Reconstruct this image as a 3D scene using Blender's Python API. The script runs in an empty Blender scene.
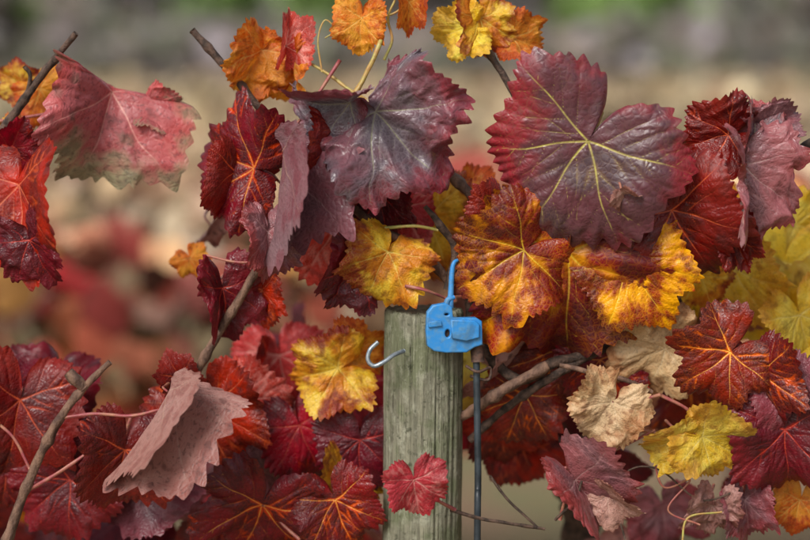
import bpy, math, random
import numpy as np
from mathutils import Vector, Matrix, noise
random.seed(7)
rng = np.random.default_rng(11)
sc = bpy.context.scene

# ------------------------------------------------------------------ frame of the place
S = 0.000833333          # metres per measured unit in the plane of the post
LENS = 85.0
D = 810*S*LENS/36.0
H = 1.30
PIT = math.radians(6.0)
CAM = Vector((0, -D, H))
VD = Vector((0, math.cos(PIT), -math.sin(PIT)))
VU = Vector((0, math.sin(PIT), math.cos(PIT)))
VX = Vector((1, 0, 0))
def P(px, py, d=0.0):
    k = (D+d)/D
    return CAM + VD*(D+d) + VX*((px-405)*S*k) + VU*((270-py)*S*k)

def lin(h):
    h = h.lstrip('#')
    o = []
    for i in (0, 2, 4):
        c = int(h[i:i+2], 16)/255
        o.append(c/12.92 if c <= 0.04045 else ((c+0.055)/1.055)**2.4)
    return (o[0], o[1], o[2], 1.0)

# ------------------------------------------------------------------ node helpers
class NT:
    def __init__(s, name):
        s.m = bpy.data.materials.new(name); s.m.use_nodes = True
        s.t = s.m.node_tree; s.t.nodes.clear()
        s.out = s.t.nodes.new('ShaderNodeOutputMaterial')
    def n(s, typ, **k):
        nd = s.t.nodes.new(typ)
        for a, v in k.items(): setattr(nd, a, v)
        return nd
    def set(s, sock, v):
        if isinstance(v, bpy.types.NodeSocket): s.t.links.new(v, sock)
        else: sock.default_value = v
    def math(s, op, a, b=None, c=None, clamp=False):
        nd = s.n('ShaderNodeMath', operation=op, use_clamp=clamp)
        s.set(nd.inputs[0], a)
        if b is not None: s.set(nd.inputs[1], b)
        if c is not None: s.set(nd.inputs[2], c)
        return nd.outputs[0]
    def mix(s, f, a, b, blend='MIX'):
        nd = s.n('ShaderNodeMix', data_type='RGBA', blend_type=blend)
        s.set(nd.inputs[0], f); s.set(nd.inputs[6], a); s.set(nd.inputs[7], b)
        return nd.outputs[2]
    def ss(s, v, lo, hi, a=0.0, b=1.0):
        nd = s.n('ShaderNodeMapRange', interpolation_type='SMOOTHSTEP')
        s.set(nd.inputs[0], v)
        nd.inputs[1].default_value = lo; nd.inputs[2].default_value = hi
        nd.inputs[3].default_value = a; nd.inputs[4].default_value = b
        return nd.outputs[0]
    def noise(s, vec, scale, detail=3.0, rough=0.55):
        nd = s.n('ShaderNodeTexNoise')
        s.set(nd.inputs['Vector'], vec)
        nd.inputs['Scale'].default_value = scale; nd.inputs['Detail'].default_value = detail
        nd.inputs['Roughness'].default_value = rough
        return nd.outputs[0]
    def vmul(s, vec, v):
        nd = s.n('ShaderNodeVectorMath', operation='MULTIPLY')
        s.set(nd.inputs[0], vec); nd.inputs[1].default_value = v
        return nd.outputs[0]
    def bump(s, h, strength, dist, normal=None):
        nd = s.n('ShaderNodeBump')
        nd.inputs['Strength'].default_value = strength
        nd.inputs['Distance'].default_value = dist
        s.set(nd.inputs['Height'], h)
        if normal is not None: s.set(nd.inputs['Normal'], normal)
        return nd.outputs[0]
    def princ(s, col, rough=0.6, normal=None, metal=0.0, spec=0.5):
        b = s.n('ShaderNodeBsdfPrincipled')
        s.set(b.inputs['Base Color'], col); s.set(b.inputs['Roughness'], rough)
        b.inputs['Metallic'].default_value = metal
        b.inputs['Specular IOR Level'].default_value = spec
        if normal is not None: s.set(b.inputs['Normal'], normal)
        return b.outputs[0]
    def done(s, sh):
        s.t.links.new(sh, s.out.inputs[0]); return s.m

def leaf_mat(name, A, B, margin, mf, halo, hw, hf, vein, vf, tf, back, rough=0.44, spots=0.40, transl=0.28, backf=0.75, lite=False):
    t = NT(name)
    lc = t.n('ShaderNodeAttribute', attribute_name='lc').outputs['Vector']
    sp = t.n('ShaderNodeSeparateXYZ'); t.set(sp.inputs[0], t.n('ShaderNodeAttribute', attribute_name='vd').outputs['Vector'])
    v1, v2, rr = sp.outputs
    sq = t.n('ShaderNodeSeparateXYZ'); t.set(sq.inputs[0], t.n('ShaderNodeAttribute', attribute_name='nz').outputs['Vector'])
    n1, n2, n4 = sq.outputs
    n3 = n2 if lite else t.noise(lc, 34.0, 1, 0.6)
    col = t.mix(t.ss(n1, 0.34, 0.66), lin(A), lin(B))
    mm = t.math('ADD', rr, t.math('MULTIPLY', t.math('SUBTRACT', n2, 0.5), 1.1))
    mm = t.math('ADD', mm, t.math('MULTIPLY', t.math('SUBTRACT', n4, 0.5), 2.0))
    vm = t.math('MINIMUM', v1, t.math('ADD', v2, hw*0.35))
    hm = t.math('ADD', vm, t.math('MULTIPLY', t.math('SUBTRACT', n2, 0.5), hw*2.6))
    hm = t.math('ADD', hm, t.math('MULTIPLY', t.math('SUBTRACT', n1, 0.5), hw*4.5))
    hm = t.math('ADD', hm, t.math('MULTIPLY', rr, hw*0.5))
    col = t.mix(t.math('MULTIPLY', t.ss(hm, -hw*.3, hw*1.2, 1.0, 0.0), hf), col, lin(halo))
    col = t.mix(t.math('MULTIPLY', t.ss(mm, 0.50, 1.25), mf), col, lin(margin))
    vo = t.n('ShaderNodeTexVoronoi', feature='DISTANCE_TO_EDGE'); t.set(vo.inputs['Vector'], lc); vo.inputs['Scale'].default_value = 21
    e1 = t.ss(vo.outputs[0], 0.0, 0.11, 1.0, 0.0)
    if lite: net = e1
    else:
        vo2 = t.n('ShaderNodeTexVoronoi', feature='DISTANCE_TO_EDGE'); t.set(vo2.inputs['Vector'], lc); vo2.inputs['Scale'].default_value = 48
        net = t.math('MAXIMUM', e1, t.math('MULTIPLY', t.ss(vo2.outputs[0], 0.0, 0.18, 1.0, 0.0), 0.55))
    col = t.mix(t.math('MULTIPLY', net, t.math('MULTIPLY', t.ss(n1, 0.35, 0.65, 1.0, 0.3), tf)), col, lin(halo))
    col = t.mix(t.math('MULTIPLY', t.ss(n3, 0.54, 0.72), spots), col, t.mix(0.7, col, (0.02, 0.008, 0.010, 1)))
    col = t.mix(t.math('MULTIPLY', t.ss(n2, 0.56, 0.70), spots*1.1), col, t.mix(0.6, col, (0.035, 0.014, 0.014, 1)))
    a1 = t.ss(v1, 0.003, 0.013, 1.0, 0.0)
    a2 = t.math('MULTIPLY', t.ss(v2, 0.001, 0.009, 1.0, 0.0), 0.75)
    vfac = t.math('MULTIPLY', t.math('MAXIMUM', a1, a2), t.ss(n2, 0.3, 0.6, vf, vf*.55))
    col = t.mix(vfac, col, lin(vein))
    geo = t.n('ShaderNodeNewGeometry')
    bcol = t.mix(t.math('MULTIPLY', net, 0.25), t.mix(t.ss(n1, .3, .7, .0, .55), lin(back), lin(B)), lin(vein))
    bcol = t.mix(t.math('MULTIPLY', t.ss(n2, .45, .65), .5), bcol, lin(margin))
    bcol = t.mix(t.math('MULTIPLY', t.ss(n3, .48, .68), .45), bcol, t.mix(.5, bcol, (.05, .03, .025, 1)))
    bcol = t.mix(t.math('MULTIPLY', t.math('MAXIMUM', a1, a2), .6), bcol, lin('#c8a890'))
    col = t.mix(t.math('MULTIPLY', geo.outputs['Backfacing'], backf), col, bcol)
    oi = t.n('ShaderNodeObjectInfo')
    hs = t.n('ShaderNodeHueSaturation')
    t.set(hs.inputs['Value'], t.ss(oi.outputs['Random'], 0, 1, 0.80, 1.22))
    t.set(hs.inputs['Hue'], t.ss(oi.outputs['Random'], 0, 1, 0.495, 0.511))
    hs.inputs['Saturation'].default_value = 1.04
    t.set(hs.inputs['Color'], col); col = hs.outputs[0]
    hgt = t.math('SUBTRACT', t.math('MINIMUM', vo.outputs[0], .35), t.math('MULTIPLY', vfac, 0.25))
    bp = t.bump(hgt, 0.55, 0.0014)
    pr = t.princ(col, t.ss(n2, 0.3, 0.7, rough-0.08, rough+0.16), bp, spec=0.48)
    tr = t.n('ShaderNodeBsdfTranslucent')
    t.set(tr.inputs[0], col)
    mx = t.n('ShaderNodeMixShader'); mx.inputs[0].default_value = transl
    t.set(mx.inputs[1], pr); t.set(mx.inputs[2], tr.outputs[0])
    return t.done(mx.outputs[0])

M = {}
#            A        B        margin  mf   halo    hw    hf   vein   vf   tf   back
LM = {
'purple': (('leaf_purple', '#4e3840','#60343c','#a0222c',.75,'#80644c',.018,.5,'#c4b864',1.0,.30,'#94787c'), dict(rough=.38, transl=.10)),
'fire': (('leaf_fire', '#a0181c','#74101a','#500e1a',.80,'#f2a430',.085,.95,'#f6d050',.9,.45,'#a86a5a'), dict(transl=.28)),
'maroon': (('leaf_maroon', '#3e101a','#6a1420','#842028',.6,'#a42a26',.016,.65,'#d45842',.75,.18,'#905e62'), dict(rough=.40, transl=.18)),
'red': (('leaf_red', '#620e1a','#ae1c26','#400c16',.8,'#c8462e',.024,.6,'#e08068',.65,.22,'#b4767a'), dict(transl=.30)),
'pink': (('leaf_pink', '#b04a50','#985056','#8a8a6a',.9,'#bc666a',.03,.5,'#dca096',.65,.35,'#b88480'), dict(rough=.5, transl=.2, spots=.6)),
'mauve': (('leaf_mauve', '#66444c','#864e56','#7a1e28',.8,'#a47478',.02,.35,'#ac9894',.4,.30,'#98787c'), dict(rough=.38, transl=.12)),
'grey': (('leaf_greypurple', '#60545c','#744a52','#922a34',.78,'#908488',.02,.4,'#a4a47c',.55,.35,'#98868c'), dict(rough=.36, transl=.12)),
'yellow': (('leaf_yellow', '#ecc038','#ecd662','#cc8038',.65,'#f0dc70',.04,.4,'#f2e6a4',.5,.20,'#e0c470'), dict(rough=.5, transl=.42)),
'yred': (('leaf_yellow_red', '#e4ac3a','#d07832','#8e1a24',1.0,'#ecc854',.05,.7,'#eedc86',.6,.3,'#cc9868'), dict(transl=.36)),
'orange': (('leaf_orange', '#d8642c','#e29840','#b4301e',.85,'#eab860',.03,.5,'#f0cc80',.45,.3,'#d89864'), dict(rough=.5, transl=.40)),
'tan': (('leaf_tan', '#cca67a','#dabb94','#a8683e',.85,'#dcc49a',.03,.3,'#e0d0b0',.4,.35,'#d6ba96'), dict(rough=.6, transl=.25, spots=.45)),
'dusty': (('leaf_dusty_pink', '#9c6a62','#b0847a','#84443a',.75,'#bc9c90',.03,.3,'#c8aca0',.4,.3,'#b08074'), dict(rough=.5, transl=.16, spots=.6)),
'rosy': (('leaf_rosy', '#b81f2d','#c43e48','#8a1824',.8,'#e08c88',.04,.75,'#f2c4b8',.7,.4,'#cc9490'), dict(transl=.32)),
'ember': (('leaf_ember', '#480e18','#801620','#3c0e18',.65,'#e0562c',.024,.9,'#f4b05a',.95,.24,'#905c62'), dict(rough=.40, transl=.22)),
}
for k, (a, kw) in LM.items():
    M[k] = leaf_mat(*a, **kw)
    M[k+'_lite'] = leaf_mat(a[0]+'_understorey', *a[1:], lite=True, **kw)

# ------------------------------------------------------------------ numpy noise
LAT = rng.random((64, 64))
def vnoise(x, y, scale, seed, octv=3, amp=.8):
    out = np.zeros_like(x); tot = 0; a = 1.0
    for o in range(octv):
        u = x*scale+seed*3.17+o*11.3+200; v = y*scale+seed*1.71+o*7.7+200
        i = np.floor(u).astype(int); j = np.floor(v).astype(int); fu = u-i; fv = v-j
        fu = fu*fu*(3-2*fu); fv = fv*fv*(3-2*fv)
        g = lambda a_, b_: LAT[a_ % 64, b_ % 64]
        out += a*((g(i, j)*(1-fu)+g(i+1, j)*fu)*(1-fv)+(g(i, j+1)*(1-fu)+g(i+1, j+1)*fu)*fv)
        tot += a; a *= .55; scale *= 2.03
    return .5+(out/tot-.5)*amp

# ------------------------------------------------------------------ leaf templates
def template(seed, nt, nr, sinus=0.84, veins=True):
    r = np.random.default_rng(seed)
    deg = np.array([0, 9, 26, 40, 51, 63, 80, 95, 110, 126, 146, 160, 171, 180.])
    rad = np.array([1.02, .93, sinus, .87, .96, .86, sinus*.93, .80, .85, .73, .68, .56, .34, .05])
    rl = rad*(1+r.normal(0, .045, len(rad))); rr_ = rad*(1+r.normal(0, .045, len(rad)))
    rl[0] = rr_[0]; rl[-1] = rr_[-1] = .05
    th = np.linspace(-180, 180, 1441)
    base = np.where(th < 0, np.interp(-th, deg, rl), np.interp(th, deg, rr_))
    k = np.exp(-0.5*(np.arange(-24, 25)/7.0)**2); k /= k.sum()
    base = np.convolve(np.pad(base, 24, mode='edge'), k, 'valid')
    tooth = np.zeros_like(th); pos = -180.0
    while pos < 180:
        w = r.choice([r.uniform(4, 7), r.uniform(7, 13)]); a = (0.03+0.0078*w)*r.uniform(.6, 1.25); pk = r.uniform(.35, .65)
        m = (th >= pos) & (th < pos+w); u = (th[m]-pos)/w
        tri = np.where(u < pk, u/pk, (1-u)/(1-pk))
        tooth[m] = a*(tri**.92-0.55); pos += w
    k2 = np.exp(-0.5*(np.arange(-6, 7)/1.2)**2); k2 /= k2.sum()
    tooth = np.convolve(np.pad(tooth, 6, mode='edge'), k2, 'valid')
    fade = np.clip((180-np.abs(th))/22, 0, 1)
    Rf = base*(1+tooth*fade)
    theta = np.linspace(-180, 180, nt)
    R = np.interp(theta, th, Rf); Rb = np.interp(theta, th, base)
    tr = np.radians(theta)
    s = (np.arange(nr)+1)/nr; s = s**0.85
    T, Sg = np.meshgrid(tr, s, indexing='ij')
    RR = (Rb[:, None]*(1-Sg**3)+R[:, None]*Sg**3)*Sg
    x = RR*np.sin(T); y = RR*np.cos(T)
    X = np.concatenate([[0.0], x.ravel()]); Y = np.concatenate([[0.0], y.ravel()])
    Sx = np.concatenate([[0.0], Sg.ravel()]); Tx = np.concatenate([[0.0], T.ravel()])
    segs1 = []; segs2 = []
    prim = [0, r.uniform(46, 54), -r.uniform(46, 54), r.uniform(102, 116), -r.uniform(102, 116)]
    for a in prim:
        L = float(np.interp(a, theta, Rb))*0.97
        drift = r.uniform(-12, 12) + (8 if a > 60 else -8 if a < -60 else 0)
        wob = r.uniform(3, 7); wp = r.uniform(0, 6)
        p = np.array([0., 0.]); pts = [p]; ns = 10; head = []
        for i in range(ns):
            h = math.radians(a + drift*i/ns - drift*.3+wob*math.sin(i*.9+wp)); head.append(h)
            p = p + L/ns*np.array([math.sin(h), math.cos(h)]); pts.append(p)
        for i in range(ns): segs1.append((pts[i], pts[i+1], i/ns))
        tt = r.uniform(.10, .22); side = r.choice([-1, 1])
        while tt < .93:
            i = min(int(tt*ns), ns-1); b = pts[i]+(pts[i+1]-pts[i])*(tt*ns-i)
            off = r.uniform(36, 56); ln = r.uniform(.42, .62)*(1-tt*.5); q = b; m = 6; cv = r.uniform(8, 22)
            for j in range(m):
                h = head[i]+side*math.radians(off-cv*j/m+r.uniform(-5, 5))
                q2 = q+ln/m*np.array([math.sin(h), math.cos(h)])
                segs2.append((q, q2, .25+.75*j/m))
                if j in (2, 4) and r.random() < .7:
                    sd = side if j == 4 else -side
                    h2 = h+sd*math.radians(r.uniform(28, 45)); q3 = q2+ln*.32*np.array([math.sin(h2), math.cos(h2)])
                    segs2.append((q2, q3, 1.1))
                q = q2
            side = -side; tt += r.uniform(.06, .12)
    def dist(segs):
        Pn = np.stack([X, Y], 1); out = np.full(len(X), 9.0)
        for a, b, t in segs:
            ab = b-a; u = np.clip(((Pn-a)@ab)/(ab@ab), 0, 1)
            dd = np.hypot(Pn[:, 0]-a[0]-u*ab[0], Pn[:, 1]-a[1]-u*ab[1]) + t*0.006
            out = np.minimum(out, dd)
        return out
    if veins: d1 = dist(segs1); d2 = dist(segs2)
    else: d1 = np.full(len(X), .5); d2 = d1
    idx = lambda i, j: 1+i*nr+j
    tri = []; quad = []
    for i in range(nt-1):
        tri.append((0, idx(i+1, 0), idx(i, 0)))
        for j in range(nr-1):
            quad.append((idx(i, j), idx(i, j+1), idx(i+1, j+1), idx(i+1, j)))
    t = dict(X=X, Y=Y, S=Sx, T=Tx, d1=d1, d2=d2, tri=np.array(tri), quad=np.array(quad))
    for key in ('tri', 'quad'):
        f = t[key]; a, b, c = f[:, 0], f[:, 1], f[:, 2]
        cr = (X[b]-X[a])*(Y[c]-Y[a])-(Y[b]-Y[a])*(X[c]-X[a])
        if np.median(cr) < 0: t[key] = f[:, ::-1].copy()
    return t
HERO = [template(100+i, 340, 30, sinus=[.84, .76, .70, .82, .74, .84, .78][i]) for i in range(7)]
FILL = [template(200+i, 160, 14, sinus=[.80, .72, .76, .86][i]) for i in range(4)]
LOW = [template(300+i, 26, 2, veins=False) for i in range(4)]

def bend(c, z, k):
    if abs(k) < 1e-4: return c, z
    R = 1.0/k; a = k*c
    return (R-z)*np.sin(a), R-(R-z)*np.cos(a)

def deform(t, r, fold=.2, kx=0., ky=-.5, wave=.07, mw=.07, crumple=0.0, quilt=.014, ecurl=-.12, twist=0.0, bl=0.0, lobe=.16):
    X, Y, s, th = t['X'].copy(), t['Y'].copy(), t['S'], t['T']
    rad = np.hypot(X, Y)
    dm = np.minimum(t['d1'], t['d2']+.010)
    sd = r.uniform(0, 40)
    z = quilt*(1-np.exp(-(dm/.035)**2))*(.4+1.2*vnoise(X, Y, 3, sd, 1, 1))
    z += .018*(vnoise(X, Y, 9, sd+5, 2, 1)-.5)*np.minimum(1, dm/.03)
    z += wave*2.2*(vnoise(X, Y, 1.9, sd+9, 2, 1)-.5)*np.minimum(1, rad*2.5)
    for k, a in enumerate([0, .87, -.87, 1.9, -1.9]):
        z += r.normal(-.25, 1)*lobe*np.exp(-((th-a)/.38)**2)*s**2.2*.8
    n = r.integers(4, 8)
    z += mw*s**3*(np.sin(n*th+r.uniform(0, 6.28))+.6*np.sin((2*n+1)*th+r.uniform(0, 6.28))*vnoise(X, Y, 2, sd, 1, 1))
    z += ecurl*np.clip(s-.55, 0, 1)**2*3*rad*(.3+1.4*vnoise(X, Y, 1.5, sd+3, 1, 1))
    if crumple > 0:
        for q, (f, g) in enumerate(((3.2, 1.5), (6.5, .55), (13.0, .16))):
            nn = vnoise(X+.1*np.sin(5*Y), Y, f, sd+20+q*7, 1, 1)
            z += crumple*g*(.35+.65*s)*(.5-2*np.abs(nn-.5))*1.5
        X += crumple*1.5*s*(vnoise(X, Y, 3, sd+31, 2, 1)-.5)*2
        Y += crumple*1.5*s*(vnoise(X, Y, 3, sd+37, 2, 1)-.5)*2
    if bl:
        neg = np.minimum(Y, 0); ng = neg*neg/(np.abs(neg)+.08)
        Y = np.where(Y < 0, Y+bl*ng, Y); z = z-bl*1.0*ng
    ax = np.sqrt(X**2+.03**2)-.03
    ca, sa = math.cos(fold), math.sin(fold)
    z = z*ca+ax*sa; X = X*ca
    X, z = bend(X, z, kx)
    Y, z = bend(Y, z, ky)
    if twist:
        a = twist*Y; X, z = X*np.cos(a)-z*np.sin(a), X*np.sin(a)+z*np.cos(a)
    return np.stack([X, Y, z], 1)

BASE = Matrix(((1, 0, 0), (0, 0, -1), (0, 1, 0)))
def orient(ang, pitch, yaw):
    R = Matrix.Rotation(math.radians(yaw), 3, 'Z') @ Matrix.Rotation(math.radians(pitch), 3, 'X') @ Matrix.Rotation(math.radians(ang), 3, 'Y')
    return np.array(R @ BASE)

def mesh_from(name, co, t, mat, attrs=None):
    me = bpy.data.meshes.new(name)
    tri, quad = t['tri'], t['quad']
    me.vertices.add(len(co)); me.vertices.foreach_set('co', co.astype(np.float32).ravel())
    nl = len(tri)*3+len(quad)*4
    me.loops.add(nl); me.loops.foreach_set('vertex_index', np.concatenate([tri.ravel(), quad.ravel()]).astype(np.int32))
    me.polygons.add(len(tri)+len(quad))
    st = np.concatenate([np.arange(len(tri))*3, len(tri)*3+np.arange(len(quad))*4]).astype(np.int32)
    me.polygons.foreach_set('loop_start', st)
    me.polygons.foreach_set('use_smooth', np.ones(len(st), dtype=bool))
    me.update(calc_edges=True)
    for an, typ, data in (attrs or []):
        a = me.attributes.new(an, typ, 'POINT')
        a.data.foreach_set('vector' if typ == 'FLOAT_VECTOR' else 'color', data.astype(np.float32).ravel())
    me.materials.append(mat); me.validate()
    return me

def link(ob, parent=None):
    sc.collection.objects.link(ob)
    if parent: ob.parent = parent
    return ob
def empty(name, loc=(0, 0, 0)):
    e = bpy.data.objects.new(name, None); e.empty_display_size = .1
    return link(e)

VINE = empty('grapevine')
cnt = [0]
def leaf(px, py, ang, L, pitch, yaw, mat, d=0.0, tpl=None, hero=True, pet=None, petmat='petiole', **kw):
    cnt[0] += 1; seed = 1000+cnt[0]*17+kw.pop('seed', 0)
    r = np.random.default_rng(seed)
    lib = HERO if hero else FILL
    t = lib[(cnt[0] if tpl is None else tpl) % len(lib)]
    co = deform(t, r, **kw)
    Rm = orient(ang, pitch, yaw)
    size = L*S*(D+d)/D
    c0 = np.array(P(px, py, d))
    w = (co*size)@Rm.T
    sd = (seed*.731) % 50
    X, Y = t['X'], t['Y']
    dx = .05*(vnoise(X, Y, 9, sd+1, 2, 1)-.5); dy = .05*(vnoise(X, Y, 9, sd+4, 2, 1)-.5)
    lc = np.stack([X+dx, Y+dy, np.full(len(co), sd)], 1)
    vd = np.stack([t['d1'], t['d2'], t['S']], 1)
    nz = np.stack([vnoise(X, Y, 2.6, sd+2, 3, .85), vnoise(X, Y, 10, sd+6, 3, .85), vnoise(X, Y, 1.1, sd+8, 2, .8)], 1)
    me = mesh_from('leaf_%d' % cnt[0], w, t, M[mat if hero else mat+'_lite'], [('lc', 'FLOAT_VECTOR', lc), ('vd', 'FLOAT_VECTOR', vd), ('nz', 'FLOAT_VECTOR', nz)])
    ob = bpy.data.objects.new('leaf_%d' % cnt[0], me); ob.location = c0
    link(ob, VINE)
    nrm = Vector(Rm[:, 2]); s0 = Vector(c0)
    if pet is not None:
        e = P(*pet)
        mid = (s0+e)/2 - nrm*0.006 + Vector((0, 0, -.004))
        tube('petiole_%d' % cnt[0], [s0, s0*.75+e*.25-nrm*.006, mid, e], [.0011, .0011, .0012, .0017], petmat, VINE)
    else:
        e = s0+Vector((r.uniform(-.012, .012), .045, r.uniform(.0, .02)))
        tube('petiole_%d' % cnt[0], [s0, s0-nrm*.008+Vector((0, .004, .002)), (s0+e)/2-nrm*.006, e], [.0009, .0010, .0014], petmat, VINE, n=4, sides=6)
    return ob

# ------------------------------------------------------------------ tubes
def catmull(pts, n=10):
    pts = [Vector(p) for p in pts]
    q = [pts[0]*2-pts[1]]+pts+[pts[-1]*2-pts[-2]]
    out = []
    for i in range(1, len(q)-2):
        for j in range(n):
            u = j/n
            out.append(0.5*((2*q[i])+(q[i+1]-q[i-1])*u+(2*q[i-1]-5*q[i]+4*q[i+1]-q[i+2])*u*u+(3*q[i]-q[i-1]-3*q[i+1]+q[i+2])*u**3))
    out.append(q[-2]); return out
def tube(name, pts, rad, mat, parent, n=10, sides=10, knobs=0.0, rough=0.0):
    c = catmull(pts, n); N = len(c)
    rr = np.interp(np.linspace(0, 1, N), np.linspace(0, 1, len(rad)), rad)
    vs = []; fs = []
    up = Vector((.3, -1, .2)).normalized()
    tl = 0; ln = [0]
    for i in range(1, N): tl += (c[i]-c[i-1]).length; ln.append(tl)
    for i in range(N):
        tg = (c[min(i+1, N-1)]-c[max(i-1, 0)]).normalized()
        a = tg.cross(up)
        if a.length < 1e-3: a = tg.cross(Vector((1, 0, 0)))
        a.normalize(); b = tg.cross(a).normalized()
        k = 1.0
        if knobs: k += knobs*math.exp(-(((ln[i] % .045)-.02)/.004)**2)
        for j in range(sides):
            th = 2*math.pi*j/sides
            q = rr[i]*k*(1+rough*noise.noise(c[i]*90+Vector((math.cos(th), math.sin(th), 0))*1.3))
            vs.append(c[i]+a*(math.cos(th)*q)+b*(math.sin(th)*q))
    for i in range(N-1):
        for j in range(sides):
            fs.append((i*sides+j, i*sides+(j+1) % sides, (i+1)*sides+(j+1) % sides, (i+1)*sides+j))
    fs.append(tuple(range(sides))); fs.append(tuple((N-1)*sides+j for j in range(sides-1, -1, -1)))
    me = bpy.data.meshes.new(name); me.from_pydata([tuple(v) for v in vs], [], fs); me.update()
    for p in me.polygons: p.use_smooth = True
    me.materials.append(M[mat] if isinstance(mat, str) else mat)
    return link(bpy.data.objects.new(name, me), parent)

def simple(name, a, b, scale, rough=.6, bump=.4, bd=.0008, stretch=(1, 1, 1), spec=.4, metal=0.):
    t = NT(name); tc = t.n('ShaderNodeTexCoord')
    v = t.vmul(tc.outputs['Object'], stretch)
    n1 = t.noise(v, scale, 3, .6); n2 = t.noise(v, scale*4, 3, .6)
    col = t.mix(t.ss(n1, .35, .65), lin(a), lin(b))
    col = t.mix(t.ss(n2, .5, .75, 0, .5), col, t.mix(.6, col, (.02, .015, .012, 1)))
    return t.done(t.princ(col, rough, t.bump(n2, bump, bd), metal, spec))
M['petiole'] = simple('petiole_skin', '#8c4044', '#a06c54', 90, .45)
M['green'] = simple('tendril_skin', '#a09a50', '#a88048', 90, .45)
M['cane'] = simple('cane_bark', '#4c362c', '#7a5c4a', 120, .75, .8, .002, (1, 1, .5))
M['canedk'] = simple('cane_bark_dark', '#32261f', '#5e483c', 160, .75, .8, .002)
M['tube'] = simple('tube_plastic', '#1e2428', '#343c42', 60, .4)
M['galv'] = simple('galvanised_wire', '#7a858e', '#a0a8ac', 300, .45, .3, .0003, metal=.6)
M['rust'] = simple('rusty_clamp', '#33241e', '#5a4034', 300, .7)
t = NT('blue_plastic'); tc = t.n('ShaderNodeTexCoord'); nn = t.noise(tc.outputs['Object'], 220, 4); n0 = t.noise(tc.outputs['Object'], 90, 3)
bc = t.mix(t.ss(nn, .4, .75, 0, .7), lin('#2a80c4'), lin('#5a88a6')); bc = t.mix(t.ss(n0, .5, .68, 0, .45), bc, lin('#3c5664'))
M['blue'] = t.done(t.princ(bc, t.ss(nn, .3, .7, .36, .6), t.bump(nn, .4, .0007)))

# ------------------------------------------------------------------ hero leaves
# upper-left group
leaf(112, 92, 200, 110, -8, 36, 'pink', .05, tpl=3, fold=.6, ky=-.5, mw=.09, pet=(-5, 122, .05), bl=.9, kx=-.3, crumple=.03)
leaf(150, 106, 115, 36, -8, 10, 'pink', .055, tpl=1, fold=.6, crumple=.06, bl=.6)
leaf(40, 88, 150, 42, 10, 10, 'orange', .09, fold=.3, mw=.1, bl=.3)
leaf(22, 85, 300, 30, 10, 10, 'yred', .09, fold=.3, mw=.1)
leaf(62, 100, 130, 34, 10, 10, 'orange', .10, fold=.3, mw=.1)
leaf(20, 185, 172, 106, -10, -35, 'red', -.01, tpl=1, fold=.5, ky=-.5, bl=.3, crumple=.03)
leaf(10, 150, 20, 40, 20, 20, 'red', .03, fold=.4, ky=.3)
leaf(18, 140, 330, 34, 10, -20, 'yred', .05, fold=.4)
leaf(30, 240, 160, 54, 10, -20, 'maroon', -.02, fold=.5, crumple=.05)
leaf(254, 168, 290, 88, 0, -34, 'ember', .0, tpl=2, fold=.22, ky=-.3, pet=(300, 190, .03), bl=.5, lobe=.1)
leaf(236, 172, 195, 56, 0, 30, 'maroon', .01, fold=.5)
leaf(283, 152, 190, 118, -5, 44, 'mauve', -.02, tpl=3, fold=1.15, ky=-.2, crumple=.05, mw=.1, bl=.7, pet=(340, 60, .0))
leaf(268, 232, 180, 52, -15, 25, 'mauve', -.015, tpl=3, fold=.7, ky=-.5, crumple=.05)
leaf(262, 50, 205, 56, 0, 20, 'orange', .03, crumple=.08, fold=.6, mw=.12, bl=.3)
leaf(286, 46, 12, 42, 0, 30, 'rosy', .02, crumple=.06, fold=1.0, mw=.1)
leaf(285, 65, 190, 52, 10, -30, 'orange', .035, crumple=.06, fold=.6)
leaf(362, 18, 185, 38, -5, -15, 'orange', .01, fold=.4, crumple=.05, pet=(385, 25, .01), petmat='green')
leaf(409, 2, 182, 34, 0, 10, 'orange', .01, fold=1.0, crumple=.04)
leaf(376, 112, 134, 106, -8, -8, 'grey', -.03, tpl=4, fold=.35, ky=-.5, crumple=.07, mw=.10, wave=.09, bl=.55)
leaf(350, 102, 262, 74, 40, 0, 'grey', -.035, tpl=2, fold=.7, crumple=.06, mw=.08, ky=-.8, bl=.5)
leaf(350, 140, 200, 72, 0, 20, 'maroon', -.012, fold=.4, crumple=.05, bl=.4)
leaf(466, 28, 250, 40, 0, -10, 'yellow', .02, fold=.35, crumple=.05, mw=.12)
leaf(480, 18, 170, 44, 0, 20, 'yred', .022, fold=.45, crumple=.05, mw=.1)
leaf(512, 38, 105, 42, -15, 10, 'orange', .03, fold=.6, crumple=.06, bl=.5)
# right hero pair
leaf(588, 141, 214, 124, 0, -4, 'purple', -.05, tpl=5, fold=.12, ky=-.3, kx=-.3, mw=.06, wave=.07, lobe=.13, pet=(602, 112, -.03), petmat='green')
leaf(622, 192, 130, 26, 50, 20, 'dusty', -.06, fold=.7, crumple=.05, bl=.4)
leaf(568, 252, 178, 136, 4, 2, 'fire', -.015, tpl=1, fold=.15, ky=-.35, kx=-.2, mw=.10, wave=.08, seed=5)
leaf(524, 250, 238, 84, 0, 10, 'fire', -.022, tpl=6, fold=.3, seed=2)
leaf(672, 210, 150, 92, 0, -14, 'maroon', -.022, tpl=6, fold=.3, ky=-.4)
leaf(500, 212, 200, 50, 0, 10, 'maroon', -.008, tpl=0, fold=.3)
leaf(632, 262, 150, 76, 0, -10, 'fire', -.012, tpl=4, fold=.3)
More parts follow.
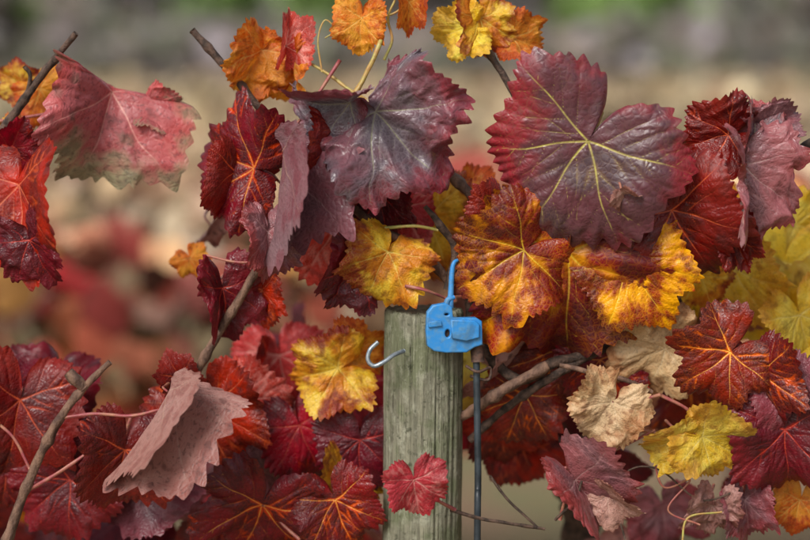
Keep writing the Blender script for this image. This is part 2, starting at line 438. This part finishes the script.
# far right
leaf(742, 165, 176, 88, 0, 40, 'mauve', -.02, tpl=2, fold=.75, crumple=.07, mw=.1, pet=(790, 160, 0), bl=.3)
leaf(728, 135, 255, 58, 0, 0, 'maroon', -.01, fold=.45, crumple=.05)
leaf(752, 140, 15, 50, 0, 30, 'grey', -.01, fold=.7, crumple=.07)
leaf(765, 130, 60, 42, 0, -10, 'mauve', .0, fold=.8, crumple=.08)
leaf(735, 235, 160, 42, 0, -10, 'maroon', -.01, fold=.8, crumple=.06)
leaf(782, 262, 200, 100, 0, 0, 'yellow', .10, fold=.25)
leaf(735, 270, 150, 66, 0, -30, 'yellow', .08, fold=.3)
leaf(795, 225, 100, 52, 0, 10, 'yellow', .12, fold=.3)
leaf(800, 315, 160, 62, 0, 20, 'yellow', .06, fold=.3)
leaf(700, 275, 200, 48, 10, 20, 'yred', .06)
# centre
leaf(388, 252, 205, 62, 0, 10, 'yred', -.005, fold=.3, crumple=.04, mw=.1, bl=.3)
leaf(352, 262, 205, 60, 0, 40, 'maroon', .005, fold=.5, crumple=.04)
leaf(338, 215, 205, 76, 0, 30, 'rosy', .05, fold=.45, mw=.12, bl=.3)
leaf(430, 215, 165, 75, 0, -10, 'yred', .07, fold=.3)
leaf(400, 205, 200, 55, 0, 25, 'rosy', .06, fold=.5)
leaf(465, 195, 150, 45, 0, 0, 'orange', .08)
leaf(380, 195, 170, 50, 0, 0, 'maroon', .02, fold=.6, crumple=.05)
leaf(345, 175, 100, 40, 0, 0, 'ember', .03, fold=.5)
leaf(520, 215, 150, 45, 0, 0, 'ember', .03, fold=.4)
# left centre
leaf(222, 288, 170, 56, 0, 35, 'maroon', .02, fold=.6, crumple=.05, mw=.1)
leaf(262, 290, 170, 40, 0, -20, 'red', .03, fold=.5, crumple=.05)
leaf(210, 225, 190, 26, 30, 50, 'dusty', .14, hero=False, fold=.8)
leaf(190, 258, 150, 24, 0, 0, 'orange', .10, hero=False)
# lower left
leaf(168, 392, 214, 116, 0, 42, 'dusty', -.02, tpl=0, fold=1.25, ky=-.45, kx=.0, mw=.08, wave=.11, bl=.8, lobe=.10, crumple=.045)
leaf(20, 400, 190, 88, 0, 20, 'maroon', .04, tpl=3, fold=.4)
leaf(10, 450, 140, 70, 0, 0, 'maroon', .06)
leaf(208, 408, 165, 78, 0, -10, 'red', .05, tpl=4, fold=.3, mw=.1)
leaf(180, 378, 330, 34, 20, 20, 'maroon', .03, fold=.6)
leaf(262, 505, 200, 80, 20, 0, 'ember', .03, tpl=2, fold=.15, pet=(300, 540, .03))
leaf(300, 425, 160, 66, 0, 0, 'red', .07, fold=.3)
leaf(125, 450, 190, 76, 0, 30, 'maroon', .02, tpl=6, fold=.4)
leaf(70, 480, 230, 70, 0, 0, 'maroon', .06)
leaf(338, 368, 255, 58, 0, 10, 'yred', .05, fold=.4, crumple=.04)
leaf(350, 350, 120, 46, 0, 0, 'orange', .06, fold=.4)
leaf(345, 478, 200, 62, 0, 30, 'yred', .07, fold=.5)
leaf(335, 500, 160, 60, 0, 0, 'ember', .03, fold=.4)
leaf(360, 440, 180, 60, 0, 0, 'maroon', .06)
leaf(280, 355, 170, 60, 0, 0, 'rosy', .14)
leaf(240, 400, 130, 60, 0, 0, 'rosy', .08, fold=.4)
leaf(414, 480, 170, 42, 5, 10, 'rosy', -.06, tpl=5, fold=.3, mw=.10, wave=.08, ky=-.6, pet=(455, 510, -.02), seed=3)
leaf(40, 500, 170, 34, 0, 0, 'orange', .25, hero=False)
# lower right
leaf(612, 402, 212, 52, 5, 5, 'tan', -.02, tpl=5, fold=.2, crumple=.05, mw=.12, pet=(660, 395, .0))
leaf(665, 348, 240, 70, 20, 0, 'tan', .02, tpl=6, fold=.3, crumple=.05, mw=.1)
leaf(640, 320, 150, 60, 10, 0, 'tan', .05, crumple=.04)
leaf(730, 352, 232, 68, 0, 0, 'ember', -.025, tpl=2, fold=.2, ky=-.4)
leaf(758, 372, 165, 64, 0, -20, 'ember', -.015, tpl=4, fold=.4)
leaf(702, 436, 118, 56, 10, 10, 'yellow', -.02, tpl=1, fold=.5, crumple=.06, mw=.1, pet=(640, 430, 0))
leaf(680, 440, 250, 42, 20, 0, 'yellow', -.015, tpl=3, fold=.6, crumple=.05)
leaf(785, 430, 175, 80, 0, -10, 'maroon', -.01, tpl=3, fold=.4)
leaf(792, 390, 160, 60, 0, -20, 'mauve', -.015, fold=.6, crumple=.05)
leaf(575, 480, 140, 72, 0, 25, 'mauve', -.01, tpl=0, fold=.9, crumple=.06, pet=(560, 520, .01))
leaf(608, 495, 130, 40, 20, -30, 'dusty', -.005, fold=.6, crumple=.05)
leaf(525, 395, 200, 60, 0, 0, 'ember', .06, fold=.3)
leaf(500, 425, 170, 50, 0, 0, 'red', .10)
leaf(712, 505, 190, 42, 20, 0, 'dusty', .01, fold=.5, crumple=.06)
leaf(745, 500, 170, 45, 0, 0, 'mauve', .02, fold=.7, crumple=.06)
leaf(560, 350, 200, 60, 0, 0, 'ember', .05)
leaf(600, 360, 170, 60, 0, 0, 'ember', .04, fold=.4)
leaf(800, 500, 190, 40, 0, 0, 'orange', .04, fold=.4)

# filler foliage of the same vine
def scatter(x0, x1, y0, y1, n, d0, d1, mats, L0=50, L1=85):
    for i in range(n):
        leaf(random.uniform(x0, x1), random.uniform(y0, y1), random.gauss(180, 50), random.uniform(L0, L1),
             random.uniform(-35, 35), random.uniform(-60, 60), random.choice(mats), random.uniform(d0, d1), hero=False,
             fold=random.uniform(.15, .9), ky=random.uniform(-.9, .2), mw=random.uniform(.05, .13), crumple=random.choice([0, .03, .06]), bl=random.choice([0, .4, .7]))
dk = ['maroon', 'red', 'ember', 'maroon', 'red', 'mauve', 'maroon', 'ember', 'mauve', 'rosy']
scatter(-60, 380, 415, 600, 24, .08, .45, dk)
scatter(150, 380, 360, 470, 11, .14, .45, ['red', 'red', 'maroon', 'rosy', 'ember', 'mauve'])
scatter(470, 860, 270, 450, 20, .06, .25, ['ember', 'red', 'yred', 'tan', 'maroon', 'yellow', 'mauve', 'dusty'])
scatter(560, 860, 440, 600, 11, .05, .25, ['maroon', 'mauve', 'ember', 'grey', 'orange', 'maroon', 'dusty'], 35, 60)
scatter(680, 860, 220, 330, 9, .12, .25, ['yellow', 'yellow', 'yred'])
scatter(-60, 60, 350, 420, 4, .05, .12, ['maroon', 'red'])
scatter(310, 470, 190, 290, 6, .08, .18, ['red', 'yred', 'rosy', 'ember', 'tan'], 40, 55)
scatter(-330, -90, 60, 600, 24, -.02, .18, ['maroon', 'red', 'ember', 'pink', 'yred', 'mauve'])
scatter(890, 1150, 80, 600, 26, -.02, .18, ['maroon', 'yellow', 'ember', 'pink', 'yred', 'mauve'])
scatter(-300, 380, 620, 900, 24, .0, .2, ['maroon', 'red', 'ember'])
scatter(480, 1100, 620, 900, 20, .0, .2, ['maroon', 'mauve', 'ember', 'tan'])

# ------------------------------------------------------------------ canes
def cane(pts, rad, mat='cane', knobs=.35, **k):
    tube('cane', [P(*p) for p in pts], rad, mat, VINE, knobs=knobs, rough=.35, **k)
cane([(-20, 160, .03), (10, 120, .02), (38, 80, .015), (58, 55, .01), (76, 33, .0)], [.0042, .0036, .003, .0022], 'canedk')
cane([(28, 95, .016), (30, 75, .012), (24, 66, .01)], [.002, .0015], 'canedk', 0)
cane([(0, 560, .0), (18, 510, .0), (38, 460, -.005), (62, 415, -.01), (84, 388, -.01), (110, 362, -.012)], [.0042, .004, .0038, .0032, .0022], 'cane')
cane([(84, 388, -.01), (76, 380, -.012), (68, 372, -.012)], [.005, .006, .004], 'cane', 0)
cane([(60, 418, -.01), (95, 414, -.01), (130, 416, -.01), (160, 410, -.015)], [.0014, .0013, .0013, .0015], 'petiole', 0)
cane([(25, 492, 0), (55, 475, -.005), (95, 448, 0)], [.0018, .0015], 'petiole', 0)
cane([(0, 425, .0), (15, 440, 0), (30, 470, 0)], [.0013, .0012], 'petiole', 0)
cane([(192, 30, .03), (215, 55, .03), (240, 84, .03), (262, 112, .03)], [.003, .003, .0035], 'canedk')
cane([(305, 150, .0), (300, 200, .0), (262, 262, .01), (228, 318, .02), (196, 372, .03), (160, 430, .06)], [.0045, .004, .0035, .0038, .0036], 'cane')
cane([(262, 262, .01), (235, 262, .01), (205, 255, .02)], [.0012, .001], 'petiole', 0)
cane([(340, 135, .01), (395, 160, .02), (445, 172, .02), (478, 205, .02), (500, 240, .03)], [.0035, .004, .0042, .005], 'cane')
cane([(300, 130, .0), (318, 165, .0), (345, 200, .01), (385, 232, .01), (420, 250, .01), (452, 285, .02)], [.003, .0035, .004, .0045], 'cane')
cane([(425, 206, .0), (440, 225, .0), (455, 250, .01), (448, 290, .01)], [.0022, .003, .0035], 'canedk')
cane([(505, 255, .03), (470, 300, .04), (486, 350, .03), (520, 380, .02), (555, 362, .02), (600, 350, .03), (680, 300, .05)], [.004, .004, .0045, .0042, .004], 'canedk')
cane([(440, 425, .05), (470, 412, .03), (500, 392, .01), (548, 366, .01)], [.004, .0045, .0045, .004], 'cane')
cane([(470, 440, .05), (510, 405, .03), (560, 372, .02), (640, 330, .05)], [.003, .0036, .003], 'canedk')
cane([(478, 35, .02), (495, 62, .02), (515, 96, .02), (535, 140, .03)], [.0026, .003, .0035], 'canedk')
cane([(850, 120, .0), (810, 143, .0), (782, 162, .0), (752, 175, .0)], [.005, .0042, .0036, .003], 'canedk')
cane([(835, 330, .0), (806, 372, .0), (800, 420, .01)], [.004, .004, .003], 'canedk')
cane([(385, 25, .01), (378, 48, .0), (362, 82, .0), (345, 110, .0), (330, 140, .0)], [.0015, .0018, .0022, .0026], 'green', .2)
cane([(300, 58, .02), (325, 72, .01), (350, 90, 0), (366, 100, 0)], [.0012, .0014, .0018], 'green', 0)
cane([(395, 0, .01), (388, 18, .01), (392, 40, .01), (384, 60, .01)], [.0009, .0012, .0014], 'green', 0)
cane([(370, 20, .01), (392, 14, .01), (402, 8, .01)], [.0009, .0011], 'green', 0)
cane([(322, 72, .01), (318, 40, .01), (325, 20, .01), (335, 30, .01), (325, 38, .01)], [.0008, .0006, .0005], 'green', 0)
cane([(385, 228, .0), (415, 226, -.005), (438, 230, 0)], [.0014, .0012], 'green', 0)
cane([(405, 286, -.01), (425, 290, -.012), (445, 298, 0)], [.0014, .0012], 'petiole', 0)
cane([(450, 510, -.02), (478, 518, -.02), (512, 524, -.015), (545, 529, -.01)], [.0016, .0014, .0012], 'canedk', .2)
cane([(490, 476, 0), (508, 500, 0), (538, 528, 0)], [.0012, .001], 'canedk', 0)
cane([(545, 470, 0), (580, 465, -.01), (620, 448, -.01), (655, 430, -.01)], [.0012, .001], 'petiole', 0)
cane([(625, 540, 0), (615, 495, 0), (630, 470, 0), (660, 470, 0), (700, 500, 0), (740, 490, 0)], [.0009, .0008], 'canedk', 0)
cane([(560, 365, 0), (590, 372, -.01), (625, 380, -.01), (652, 392, 0)], [.002, .0018], 'cane', .2)
cane([(660, 395, 0), (690, 412, 0), (700, 440, .01)], [.0014, .0012], 'petiole', 0)
cane([(650, 432, 0), (662, 486, 0), (690, 480, 0), (668, 510, 0), (700, 525, 0)], [.0009, .0008], 'petiole', 0)
cane([(682, 545, 0), (688, 518, 0), (722, 512, 0)], [.0009, .0008], 'green', 0)
cane([(555, 520, 0), (575, 500, -.01), (582, 480, -.01)], [.0012, .001], 'canedk', 0)
tube('trunk', [Vector((.17, .30, -.02)), Vector((.19, .29, .3)), Vector((.15, .28, .6)), Vector((.17, .22, .85)), Vector((.12, .12, .98)), P(505, 300, .06)],
     [.028, .022, .02, .017, .012, .006], 'canedk', VINE, sides=18, n=16, knobs=0, rough=.5)

# ------------------------------------------------------------------ wooden post
t = NT('weathered_wood'); tc = t.n('ShaderNodeTexCoord'); oc = tc.outputs['Object']
g1 = t.noise(t.vmul(oc, (1, 1, .08)), 170, 5, .65)
g2 = t.noise(t.vmul(oc, (1, 1, .04)), 420, 4, .7)
g3 = t.noise(oc, 34, 4, .65); g4 = t.noise(oc, 160, 4, .7); g5 = t.noise(t.vmul(oc, (1, 1, .6)), 90, 5, .75)
col = t.mix(t.ss(g1, .3, .7), lin('#6c6a5a'), lin('#94917c'))
col = t.mix(t.ss(g3, .42, .60, 0, .75), col, lin('#686e52'))
col = t.mix(t.ss(g2, .52, .70, 0, .75), col, lin('#3a352c'))
col = t.mix(t.ss(g5, .50, .66, 0, .55), col, lin('#a8a894'))
col = t.mix(t.ss(g4, .56, .68, 0, .8), col, lin('#424434'))
kn = t.n('ShaderNodeVectorMath', operation='DISTANCE'); t.set(kn.inputs[0], t.vmul(oc, (1, 1, .8)))
kp = P(432, 435, -.0); kn.inputs[1].default_value = (kp.x, kp.y, kp.z*.8)
kd = t.math('ADD', kn.outputs['Value'], t.math('MULTIPLY', t.math('SUBTRACT', g4, .5), .004))
ring = t.math('MULTIPLY', t.ss(kd, .003, .0055), t.ss(kd, .0065, .010, 1, 0))
col = t.mix(t.math('MULTIPLY', ring, .85), col, lin('#2a231c'))
col = t.mix(t.ss(kd, .0015, .003, .8, 0), col, lin('#2a221a'))
hh = t.math('ADD', t.math('MULTIPLY', g1, .6), t.math('MULTIPLY', g2, -.6))
hh = t.math('SUBTRACT', t.math('ADD', hh, t.math('MULTIPLY', g5, .6)), t.math('MULTIPLY', ring, .5))
M['wood'] = t.done(t.princ(col, .85, t.bump(hh, 1.0, .004), spec=.2))
top = P(424, 309, .033)
def make_post():
    R = .0335; NS = 200; NZ = 220; ztop = top.z; zb = -.3
    vs = []; fs = []
    cracks = [(random.uniform(0, 6.28), random.uniform(.02, .06), random.uniform(.0008, .0028), random.uniform(.5, 1.1), random.uniform(.05, .5)) for _ in range(30)]
    cracks += [(-1.9, .035, .004, 1.08, .16), (-1.25, .03, .0035, .98, .10)]
    zs = [ztop-(ztop-.75)*(i/170) for i in range(171)]+[.75-(.75-zb)*(i+1)/49 for i in range(49)]
    for i, z in enumerate(zs):
        for j in range(NS):
            a = 2*math.pi*j/NS
            r = R*(1+.02*math.sin(2*a+z*3)+.012*math.sin(3*a+1+z*5))
            r += .0008*noise.noise(Vector((math.cos(a)*6, math.sin(a)*6, z*6)))+.0009*noise.noise(Vector((math.cos(a)*30, math.sin(a)*30, z*14)))
            for (ca, w, dp, zc, zl) in cracks:
                aa = ca+.06*noise.noise(Vector((ca, z*9, 0)))
                da = abs((a-aa+math.pi) % (2*math.pi)-math.pi)
                if da < w: r -= dp*(1-da/w)*max(0, 1-abs(z-zc)/zl)*1.3
            if i == 0: r -= .0022
            if i == 1: r -= .0008
            zz = z + (.0026*noise.noise(Vector((math.cos(a)*4, math.sin(a)*4, 3)))+.0026*noise.noise(Vector((math.cos(a)*14, math.sin(a)*14, 7)))if i < 3 else 0)
            vs.append((top.x+r*math.cos(a)+(z-ztop)*.006, top.y+r*math.sin(a), zz))
    for i in range(len(zs)-1):
        for j in range(NS):
            fs.append((i*NS+j, (i+1)*NS+j, (i+1)*NS+(j+1) % NS, i*NS+(j+1) % NS))
    prev = [j for j in range(NS)]
    for k in range(1, 12):
        q = 1-k/12
        base = len(vs)
        for j in range(NS):
            a = 2*math.pi*j/NS; r = (R-.0022)*q
            x, y = r*math.cos(a), r*math.sin(a)
            vs.append((top.x+x, top.y+y, ztop+.0014*noise.noise(Vector((x*200, y*200, 0)))-.0004))
        cur = list(range(base, base+NS))
        for j in range(NS): fs.append((prev[j], prev[(j+1) % NS], cur[(j+1) % NS], cur[j]))
        prev = cur
    vs.append((top.x, top.y, ztop)); c = len(vs)-1
    for j in range(NS): fs.append((prev[j], prev[(j+1) % NS], c))
    me = bpy.data.meshes.new('wooden_post'); me.from_pydata(vs, [], fs); me.update()
    for p in me.polygons: p.use_smooth = True
    me.materials.append(M['wood'])
    return link(bpy.data.objects.new('wooden_post', me))
make_post()

# ------------------------------------------------------------------ blue wire clip
CLIP = empty('plastic_wire_clip')
def plate(name, outline, holes, d, thick, bev, mat, parent, tilt=0):
    cu = bpy.data.curves.new(name, 'CURVE'); cu.dimensions = '2D'; cu.fill_mode = 'BOTH'
    cu.extrude = thick/2; cu.bevel_depth = bev; cu.bevel_resolution = 2
    for ring in [outline]+holes:
        sp = cu.splines.new('POLY'); sp.points.add(len(ring)-1)
        for i, (x, y) in enumerate(ring): sp.points[i].co = ((x-450)*S, (330-y)*S, 0, 1)
        sp.use_cyclic_u = True
    ob = bpy.data.objects.new(name, cu); sc.collection.objects.link(ob)
    bpy.context.view_layer.update()
    dg = bpy.context.evaluated_depsgraph_get()
    me = bpy.data.meshes.new_from_object(ob.evaluated_get(dg))
    bpy.data.objects.remove(ob)
    o2 = bpy.data.objects.new(name, me); me.materials.clear(); me.materials.append(M[mat])
    o2.matrix_world = Matrix.Translation(P(450, 330, d)) @ Matrix.Rotation(math.radians(tilt), 4, 'Z') @ BASE.to_4x4()
    link(o2, parent); return o2
def circ(cx, cy, rx, ry=None, n=20):
    ry = ry or rx
    return [(cx+rx*math.cos(2*math.pi*i/n), cy+ry*math.sin(2*math.pi*i/n)) for i in range(n)]
body = [(433, 306), (444, 304), (450, 307), (451, 318), (458, 319), (475, 319), (480, 322), (481, 344), (474, 346), (466, 351), (446, 351), (434, 349), (428, 344), (427, 330), (428, 312)]
plate('body', body, [circ(446, 314, 3.6, 2.6), circ(447, 333, 4, 5.5)], -.012, .005, .0012, 'blue', CLIP, 8)
plate('flange', [(452, 321), (474, 322), (478, 325), (478, 337), (466, 340), (453, 337)], [], -.0165, .003, .001, 'blue', CLIP, 8)
plate('rib', [(429, 322), (440, 321), (441, 325), (429, 326)], [], -.016, .003, .0006, 'blue', CLIP, 8)
plate('nail_head', circ(447, 333, 3.4, 4.6), [], -.0105, .002, .0004, 'rust', CLIP, 8)
plate('pin', circ(446, 314, 3.8, 3), [], -.0085, .001, .0002, 'rust', CLIP, 8)
tube('arm', [P(450, 308, -.012), P(451, 290, -.012), P(452, 272, -.012), P(454, 263, -.012), P(458, 260, -.01)], [.003, .0024, .0022, .0018, .0014], 'blue', CLIP)
tube('hook_tip', [P(446, 306, -.014), P(448, 300, -.014), P(454, 297, -.012)], [.0028, .0024, .002], 'blue', CLIP)

HK = empty('metal_hook')
tube('shank', [P(404, 351, .0), P(394, 355, -.008), P(384, 362, -.012), P(374, 366, -.012), P(368, 360, -.012), (P(370, 350, -.012)), P(378, 342, -.01)], [.0019, .0019, .0019, .0018], 'galv', HK, n=12)
DT = empty('drip_tube')
tube('tube', [P(476, 342, -.0), P(477, 400, .0), P(478, 480, .0), P(477, 600, .0), Vector((P(477, 600, 0).x, P(477, 600, 0).y, .2))], [.0030, .0030], 'tube', DT)
tube('clamp', [P(477, 346, -.0), P(478, 362, .0)], [.0062, .0058], 'rust', DT, n=6)
tube('clamp_wire', [P(466, 366, -.003), P(478, 372, -.008), P(490, 368, .0), P(488, 380, 0.0), P(470, 376, 0.0)], [.0013, .0013], 'rust', DT)

# ------------------------------------------------------------------ background foliage
t = NT('far_foliage'); ac = t.n('ShaderNodeAttribute', attribute_name='col')
df = t.n('ShaderNodeBsdfDiffuse'); t.set(df.inputs[0], ac.outputs['Color'])
M['far'] = t.done(df.outputs[0])
def leafcloud(name, pos, size, cols):
    N = len(pos); T = LOW
    V = []; TR = []; QD = []; C = []; off = 0
    for i in range(N):
        tp = T[i % len(T)]
        x, y = tp['X'], tp['Y']; z = -.35*(x**2+y**2)+.25*np.abs(x)
        c = np.stack([x, y, z], 1)*size[i]
        a, b, g = rng.normal(180, 50), rng.normal(0, 32), rng.uniform(-60, 60)
        V.append(c@orient(a, b, g).T+pos[i]); TR.append(tp['tri']+off); QD.append(tp['quad']+off)
        C.append(np.tile(cols[i], (len(x), 1))); off += len(x)
    tt = dict(tri=np.concatenate(TR), quad=np.concatenate(QD))
    C = np.concatenate(C); C = np.concatenate([C, np.ones((len(C), 1))], 1)
    me = mesh_from(name, np.concatenate(V), tt, M['far'], [('col', 'FLOAT_COLOR', C)])
    return link(bpy.data.objects.new(name, me))
def pick(pal, n):
    arr = np.array([lin(p)[:3] for p in pal]); c = arr[rng.integers(0, len(arr), n)]
    return c*rng.uniform(.75, 1.25, (n, 1))
low = ['#7c2028', '#92282c', '#602024', '#9c4838', '#84483c', '#442424', '#b0704c', '#5c3828', '#7a6a50', '#b89878', '#3c2a28', '#8c7c60']
mid = ['#b87c64', '#c8a078', '#984c44', '#ccb48c', '#a08878', '#7c3834', '#d8c4a4', '#d09450', '#b09c88', '#5c4038', '#947060', '#b8a080']
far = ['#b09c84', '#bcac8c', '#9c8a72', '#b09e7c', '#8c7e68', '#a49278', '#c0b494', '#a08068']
rowspecs = [2.7+2.6*i for i in range(20)]
for i, yy in enumerate(rowspecs):
    ext = 1.6+.26*(yy+D)
    n = 1900 if i == 0 else 1100 if i < 4 else 600
    x = rng.uniform(-ext, ext, n)
    topz = 1.00+.10*np.sin(x*3.1+i)+.06*np.sin(x*7.7+2*i)
    if i == 0: topz = topz - .02
    u = rng.random(n)**.8
    z = .45+(topz-.45)*u
    y = yy+rng.normal(0, .13, n)
    size = rng.uniform(.045, .08, n)*(1+i*.09)
    f = np.clip((z-.66)/.3+rng.normal(0, .25, n), 0, 1)[:, None]
    cl, cm, cf = pick(low, n), pick(mid, n), pick(far, n)
    if i == 0: c = cl*(1-f)+cm*f
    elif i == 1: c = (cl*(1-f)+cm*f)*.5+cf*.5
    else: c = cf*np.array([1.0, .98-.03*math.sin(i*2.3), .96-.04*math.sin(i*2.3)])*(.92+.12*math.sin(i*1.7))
    c = c*(.6+.9*vnoise(x, z, 6.0/(1+.15*i), i*3.0+2, 2, 1.2))[:, None]
    o = leafcloud('vineyard_row', np.stack([x, y, z], 1), size, c)
    if i < 4:
        for k, xx in enumerate(np.arange(-ext, ext, 1.15)):
            w = .035 if k % 4 == 0 else .016
            tube('row_stake' if k % 4 == 0 else 'row_trunk', [Vector((xx, yy, -.05)), Vector((xx+.02, yy, .5)), Vector((xx, yy, 1.05 if k % 4 == 0 else .85))],
                 [w, w*.9, w*.8], 'wood' if k % 4 == 0 else 'canedk', o, n=4, sides=8)

# ground
t = NT('vineyard_soil'); tc = t.n('ShaderNodeTexCoord'); oc = tc.outputs['Object']
a = t.noise(oc, 1.4, 4, .6); b = t.noise(oc, 18, 3, .7); c_ = t.noise(oc, .05, 2)
col = t.mix(t.ss(a, .4, .6), lin('#7c6854'), lin('#6e6c4e')); col = t.mix(t.ss(b, .5, .7, 0, .7), col, lin('#94604a'))
col = t.mix(t.ss(c_, .35, .65, 0, .5), col, lin('#a0947a'))
gm = t.done(t.princ(col, .95, t.bump(b, .6, .03), spec=.1))
vs = []; fs = []; xs = np.linspace(-400, 400, 41); ys = np.concatenate([np.linspace(-30, 60, 46), np.linspace(70, 600, 30)])
for yv in ys:
    for xv in xs: vs.append((xv, yv, .03*math.sin(xv*.3+yv*.2)*(1 if yv > 12 else 0)))
nx = len(xs)
for i in range(len(ys)-1):
    for j in range(nx-1): fs.append((i*nx+j, i*nx+j+1, (i+1)*nx+j+1, (i+1)*nx+j))
me = bpy.data.meshes.new('ground'); me.from_pydata(vs, [], fs); me.materials.append(gm); link(bpy.data.objects.new('ground', me))

# distant trees
pos = []; siz = []; col = []
tp_ = ['#66665a', '#70705e', '#7e746c', '#847872', '#5c5c54', '#8c8488', '#746a68']  # tree colours kept pale and grey: distance haze is put into the colour
gp = ['#728c50', '#7e985a']
centers = []
for k in range(50):
    cx = rng.uniform(-62, 62); cy = rng.uniform(95, 135); h = rng.uniform(9, 16)
    centers.append((cx, cy, h)); m = 80
    green = rng.random() < .35
    for _ in range(3):
        ox, oz, rr_ = rng.uniform(-2, 2), rng.uniform(.35, .8)*h, rng.uniform(1.8, 3.4)
        v = rng.normal(0, .5, (m, 3))*rr_; v[:, 2] *= 1.1
        pos.append(v+np.array([cx+ox, cy, oz])); siz.append(rng.uniform(.4, 1.0, m))
        col.append(pick(gp if green else tp_, m)*(rng.uniform(.75, 1.25)))
m = 2600
v = np.stack([rng.uniform(-65, 65, m), rng.uniform(88, 95, m), rng.uniform(0, 3.2, m)], 1)
pos.append(v); siz.append(rng.uniform(.5, 1.1, m)); col.append(pick(tp_, m))
TRE = leafcloud('distant_trees', np.concatenate(pos), np.concatenate(siz), np.concatenate(col))
for (cx, cy, h) in centers:
    tube('tree_trunk', [Vector((cx, cy, -.2)), Vector((cx+.2, cy, h*.4)), Vector((cx, cy, h*.8))], [.3, .2, .08], 'canedk', TRE, n=3, sides=7)
t = NT('hill_woods'); tc = t.n('ShaderNodeTexCoord'); oc = tc.outputs['Object']
a = t.noise(oc, .05, 4, .65); b = t.noise(oc, .4, 3)
colr = t.mix(t.ss(a, .4, .62), lin('#7e7476'), lin('#767c62')); colr = t.mix(t.ss(b, .45, .7, 0, .5), colr, lin('#66605a'))
hm = t.done(t.princ(colr, .95, t.bump(b, 1, 1.), spec=.05))
vs = []; fs = []
for i in range(20):
    for j in range(60):
        xx = -300+j*10.2; yy = 140+i*14; vs.append((xx, yy, min(1, i/8)*(26+7*math.sin(xx*.02)+5*noise.noise(Vector((xx*.05, yy*.05, 0))))+2*noise.noise(Vector((xx*.3, yy*.3, 0)))-1))
for i in range(19):
    for j in range(59): fs.append((i*60+j, i*60+j+1, (i+1)*60+j+1, (i+1)*60+j))
me = bpy.data.meshes.new('hill'); me.from_pydata(vs, [], fs); me.materials.append(hm); link(bpy.data.objects.new('hill', me))

# ------------------------------------------------------------------ light
w = bpy.data.worlds.new('World'); sc.world = w; w.use_nodes = True
nt = w.node_tree; bg = nt.nodes['Background']
sky = nt.nodes.new('ShaderNodeTexSky'); sky.sky_type = 'NISHITA'; sky.sun_disc = False
sky.sun_elevation = math.radians(42); sky.sun_rotation = math.radians(210); sky.air_density = 1.0; sky.dust_density = 3.0
hs = nt.nodes.new('ShaderNodeHueSaturation'); hs.inputs['Saturation'].default_value = .4
nt.links.new(sky.outputs[0], hs.inputs['Color']); nt.links.new(hs.outputs[0], bg.inputs[0]); bg.inputs[1].default_value = .15
sl = bpy.data.lights.new('sun', 'SUN'); sl.energy = 3.0; sl.angle = math.radians(24); sl.color = (1, .97, .92)
so = link(bpy.data.objects.new('sun', sl)); so.rotation_euler = (math.radians(48), 0, math.radians(-30)); so.location = (-3, -5, 6)

cd = bpy.data.cameras.new('camera'); co = link(bpy.data.objects.new('camera', cd))
co.location = CAM; co.rotation_euler = (math.radians(90)-PIT, 0, 0)
cd.lens = LENS; cd.sensor_width = 36; cd.clip_end = 2000; cd.clip_start = .05
cd.dof.use_dof = True; cd.dof.focus_distance = D-.02; cd.dof.aperture_fstop = 2.8
sc.camera = co
sc.view_settings.view_transform = 'Standard'; sc.view_settings.look = 'None'; sc.view_settings.exposure = 0
